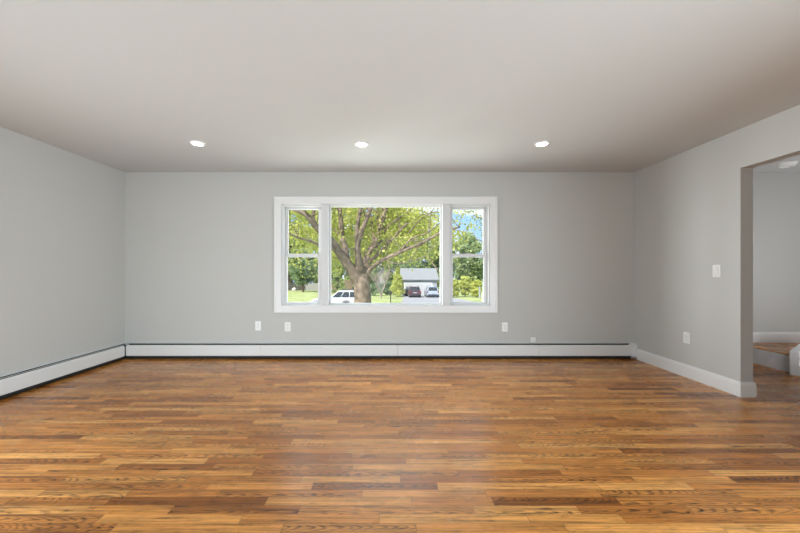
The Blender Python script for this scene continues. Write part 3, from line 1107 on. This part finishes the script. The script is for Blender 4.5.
# ------------------------------------------------------------------ vehicles (length along local +X = front, centred)
def vehicle(name, loc, rz, paint, label, L=4.7, W=1.86, Ht=1.70, group=None, hood=1.30, wheels=(-.295, .30)):
    r = empty(name, loc, rz)
    tag(r, label, 'car', group)
    h = L / 2
    belt = .62 * Ht
    # lower body: side outline lofted across the width
    side = [(-h, .42), (-h + .02, .78), (-h + .10, belt), (h - hood - .05, belt - .02), (h - .42, belt - .07), (h - .08, belt - .22), (h, .62), (h - .02, .36), (h - .15, .27), (-h + .2, .28)]
    bm = NB()
    secs = [(-W / 2, .90, .04), (-W / 2 + .05, .985, .01), (-W / 2 + .2, 1.0, 0), (W / 2 - .2, 1.0, 0), (W / 2 - .05, .985, .01), (W / 2, .90, .04)]
    rows = [[bm.verts.new((u * (1 - (1 - s) * .35), y, .62 + (v - .62) * s)) for u, v in side] for y, s, _ in secs]
    n = len(side)
    for a, b in zip(rows, rows[1:]):
        for k in range(n):
            j = (k + 1) % n
            bm.faces.new((a[k], a[j], b[j], b[k]))
    bm.faces.new(rows[0][::-1]); bm.faces.new(rows[-1])
    obj('body', bm, paint, r, True)
    # cabin with tumblehome
    b0, b1 = -h + .12, h - hood
    t0, t1 = -h + .42, h - hood - .75
    wb, wt = W / 2 - .06, W / 2 - .24
    bm = NB()
    lo = [bm.verts.new(p) for p in ((b0, -wb, belt - .03), (b1, -wb, belt - .05), (b1, wb, belt - .05), (b0, wb, belt - .03))]
    hi = [bm.verts.new(p) for p in ((t0, -wt, Ht - .04), (t1, -wt, Ht - .04), (t1, wt, Ht - .04), (t0, wt, Ht - .04))]
    for k in range(4):
        j = (k + 1) % 4
        bm.faces.new((lo[k], lo[j], hi[j], hi[k]))
    bm.faces.new(hi); bm.faces.new(lo[::-1])
    bmesh.ops.bevel(bm, geom=[e for e in bm.edges if e.calc_length() > 0], offset=.05, segments=2, affect='EDGES')
    obj('cabin', bm, paint, r, True)
    bm = NB()
    extrude_poly(bm, [(t0 - .1, Ht - .06), (t1 + .05, Ht - .06), (t1 - .1, Ht), (t0 + .1, Ht + .0)], -wt + .02, wt - .02, lambda u, v, a: (u, a, v))
    obj('roof', bm, paint, r)
    for s in (-1, 1):
        bm = NB(); tube(bm, [(t0 + .15, s * (wt - .12), Ht + .0), (t0 + .3, s * (wt - .12), Ht + .05), (t1 - .3, s * (wt - .12), Ht + .05), (t1 - .15, s * (wt - .12), Ht + .0)], [.018] * 4, 6, 2); obj('roof_rail', bm, M_BLACK, r)

    def quad_panel(name, A, B, Cc, D, m, off):
        """panel on the quad A B C D (low-left, low-right, high-right, high-left), pushed out by off"""
        A, B, Cc, D = map(Vector, (A, B, Cc, D))
        nrm = (B - A).cross(D - A).normalized()
        mid = (A + B + Cc + D) / 4
        if nrm.dot(mid - Vector((0, 0, belt))) < 0:
            nrm = -nrm
        bm = NB()
        P = [v + nrm * off for v in (A, B, Cc, D)] + [v - nrm * .02 for v in (A, B, Cc, D)]
        V = [bm.verts.new(p) for p in P]
        for f in ((0, 1, 2, 3), (7, 6, 5, 4), (0, 4, 5, 1), (1, 5, 6, 2), (2, 6, 7, 3), (3, 7, 4, 0)):
            bm.faces.new([V[i] for i in f])
        return obj(name, bm, m, r)

    def mixp(u, v, s):
        """point on the cabin side: u 0..1 rear to front, v 0..1 belt to roof"""
        x = (b0 + (b1 - b0) * u) * (1 - v) + (t0 + (t1 - t0) * u) * v
        y = s * (wb * (1 - v) + wt * v)
        return (x, y, (belt - .03) * (1 - v) + (Ht - .04) * v)

    for s in (-1, 1):
        for u0, u1 in ((.04, .29), (.305, .615), (.63, .95)):
            quad_panel('side_window', mixp(u0, .10, s), mixp(u1, .10, s), mixp(u1 - .02, .86, s), mixp(u0 + .02, .86, s), M_CGLASS, .006)
    def endp(front, q, v):
        x = (b1 if front else b0) * (1 - v) + (t1 if front else t0) * v
        y = q * (wb * (1 - v) + wt * v)
        return (x, y, (belt - .04) * (1 - v) + (Ht - .04) * v)
    quad_panel('windshield', endp(1, -.9, .08), endp(1, .9, .08), endp(1, .88, .9), endp(1, -.88, .9), M_CGLASS, .006)
    quad_panel('rear_window', endp(0, -.86, .10), endp(0, .86, .10), endp(0, .84, .86), endp(0, -.84, .86), M_CGLASS, .006)
    # wheels and arches
    for xw in (L * wheels[0], L * wheels[1]):
        for s in (-1, 1):
            yw = s * (W / 2 - .11)
            bm = NB(); lathe(bm, [(.36, -.115), (.365, -.10), (.365, .10), (.36, .115)], 'y', (xw, yw, .36), 20); w = obj('wheel', bm, M_TYRE, r, True)
            bm = NB(); lathe(bm, [(.25, s * .10), (.25, s * .122), (.20, s * .126), (.0001, s * .13)], 'y', (xw, yw, .36), 18); obj('rim', bm, M_RIM, w, True)
            bm = NB()
            tube(bm, [(xw + .43 * math.cos(t), s * (W / 2 - .035), .36 + .43 * math.sin(t)) for t in [math.pi * k / 10 for k in range(11)]], [.055] * 11, 6, 1)
            obj('wheel_arch', bm, M_BLACK, r)
    for s in (-1, 1):
        bm = NB(); box(bm, -h - .02, -h + .14, s * (W / 2 - .12) - .10, s * (W / 2 - .12) + .10, .82, 1.04, .03); obj('tail_lamp', bm, M_REDL, r)
        bm = NB(); box(bm, h - .30, h - .04, s * (W / 2 - .24) - .18, s * (W / 2 - .24) + .18, .68, .80, .03); obj('headlamp', bm, M_CLEARL, r)
        bm = NB(); box(bm, b1 - .12, b1 + .08, s * (W / 2 + .07) - .09, s * (W / 2 + .07) + .09, belt, belt + .15, .03); obj('side_mirror', bm, paint, r)
    bm = NB(); box(bm, -h - .05, -h + .1, -W / 2 + .12, W / 2 - .12, .36, .56, .03); obj('rear_bumper', bm, M_BLACK, r)
    bm = NB(); box(bm, -h - .03, -h + .02, -.26, .26, .74, .88, .005); obj('number_plate', bm, M_SIDING, r)
    bm = NB(); box(bm, h - .08, h + .02, -.55, .55, .44, .66, .03); obj('grille', bm, M_BLACK, r)
    return r


cy = 52.1
cxm = PX(415, cy - 2.3)
vehicle('suv', (cxm, cy, ground_z(0, cy) + .03), math.radians(90), M_MAROON, 'dark maroon sport utility car parked before the garage door', group='cars in the driveway')
cxm = PX(433, cy - 2.3)
vehicle('suv', (cxm, cy, ground_z(0, cy) + .03), math.radians(90), M_SILVER, 'silver-blue sport utility car parked right of the maroon one', group='cars in the driveway')
wy = 31.0
wx0 = PX(310.8, wy - .9)
vehicle('suv', (wx0 + 2.2, wy, ground_z(0, wy) + .03), math.radians(180), M_WHITEC, 'white sport utility car half hidden behind the maple trunk', L=4.4, Ht=1.72, hood=1.75, wheels=(-.24, .375))

# trash bin by the garage
x = PX(406.0, 55.0); z = ground_z(0, 55.0)
tb = empty('trash_bin', (x, 55.0, z + .03)); tag(tb, 'dark trash bin beside the maroon car at the garage corner', 'bin')
bm = NB()
lo = [(-.22, -.25), (.22, -.25), (.22, .25), (-.22, .25)]
A = [bm.verts.new((a, b, .05)) for a, b in lo]; B = [bm.verts.new((a * 1.25, b * 1.25, .98)) for a, b in lo]
for k in range(4):
    bm.faces.new((A[k], A[(k + 1) % 4], B[(k + 1) % 4], B[k]))
bm.faces.new(A[::-1]); bm.faces.new(B)
obj('body', bm, M_MAROON, tb)
bm = NB(); box(bm, -.3, .3, -.34, .36, .98, 1.05, .02); obj('lid', bm, M_BLACK, tb)
for s in (-1, 1):
    bm = NB(); lathe(bm, [(.11, -.03), (.11, .03)], 'x', (s * .26, .24, .11), 14); obj('wheel', bm, M_TYRE, tb)

# mailbox on its post
my = 39.0
x = PX(390.6, my); z = ground_z(0, my)
mb = empty('mailbox', (x, my, z)); tag(mb, 'black mailbox on a post standing on the lawn near the driveway', 'mailbox')
bm = NB(); box(bm, -.06, .06, -.06, .06, -.1, 1.05, .008); obj('post', bm, M_BLACK, mb)
bm = NB()
extrude_poly(bm, [(-.15, 1.03), (.15, 1.03), (.15, 1.22), (.11, 1.33), (0, 1.375), (-.11, 1.33), (-.15, 1.22)], -.3, .25, lambda u, v, a: (u, a, v)); obj('box', bm, M_BLACK, mb)
bm = NB(); box(bm, .152, .162, -.1, -.06, 1.14, 1.36); obj('flag', bm, M_REDL, mb)

# white post by the hedge, pale boulder on the lawn
py_ = 48.5
x = PX(479.6, py_); z = ground_z(0, py_)
wp = empty('garden_post', (x, py_, z)); tag(wp, 'white post at the right end of the bright hedge', 'post')
bm = NB(); box(bm, -.11, .11, -.11, .11, -.1, 1.55, .01); obj('shaft', bm, M_SIDING, wp)
bm = NB(); box(bm, -.15, .15, -.15, .15, 1.55, 1.62, .01)
extrude_poly(bm, [(-.12, 1.62), (.12, 1.62), (0, 1.74)], -.12, .12, lambda u, v, a: (u, a, v)); obj('cap', bm, M_SIDING, wp)
ry = 80.0
x = PX(294, ry)
bm = NB()
bmesh.ops.create_icosphere(bm, subdivisions=3, radius=.55)
for v in bm.verts:
    f = 1 + .16 * math.sin(5 * v.co.x + 1) * math.cos(4 * v.co.y) + .1 * math.sin(7 * v.co.z)
    v.co = Vector((v.co.x * 1.0 * f, v.co.y * .8 * f, v.co.z * .95 * f))
tag(obj('boulder', bm, M_ROCK, None, True, (x, ry, ground_z(0, ry) + .3)), 'pale boulder on the lawn before the grey fence', 'rock')
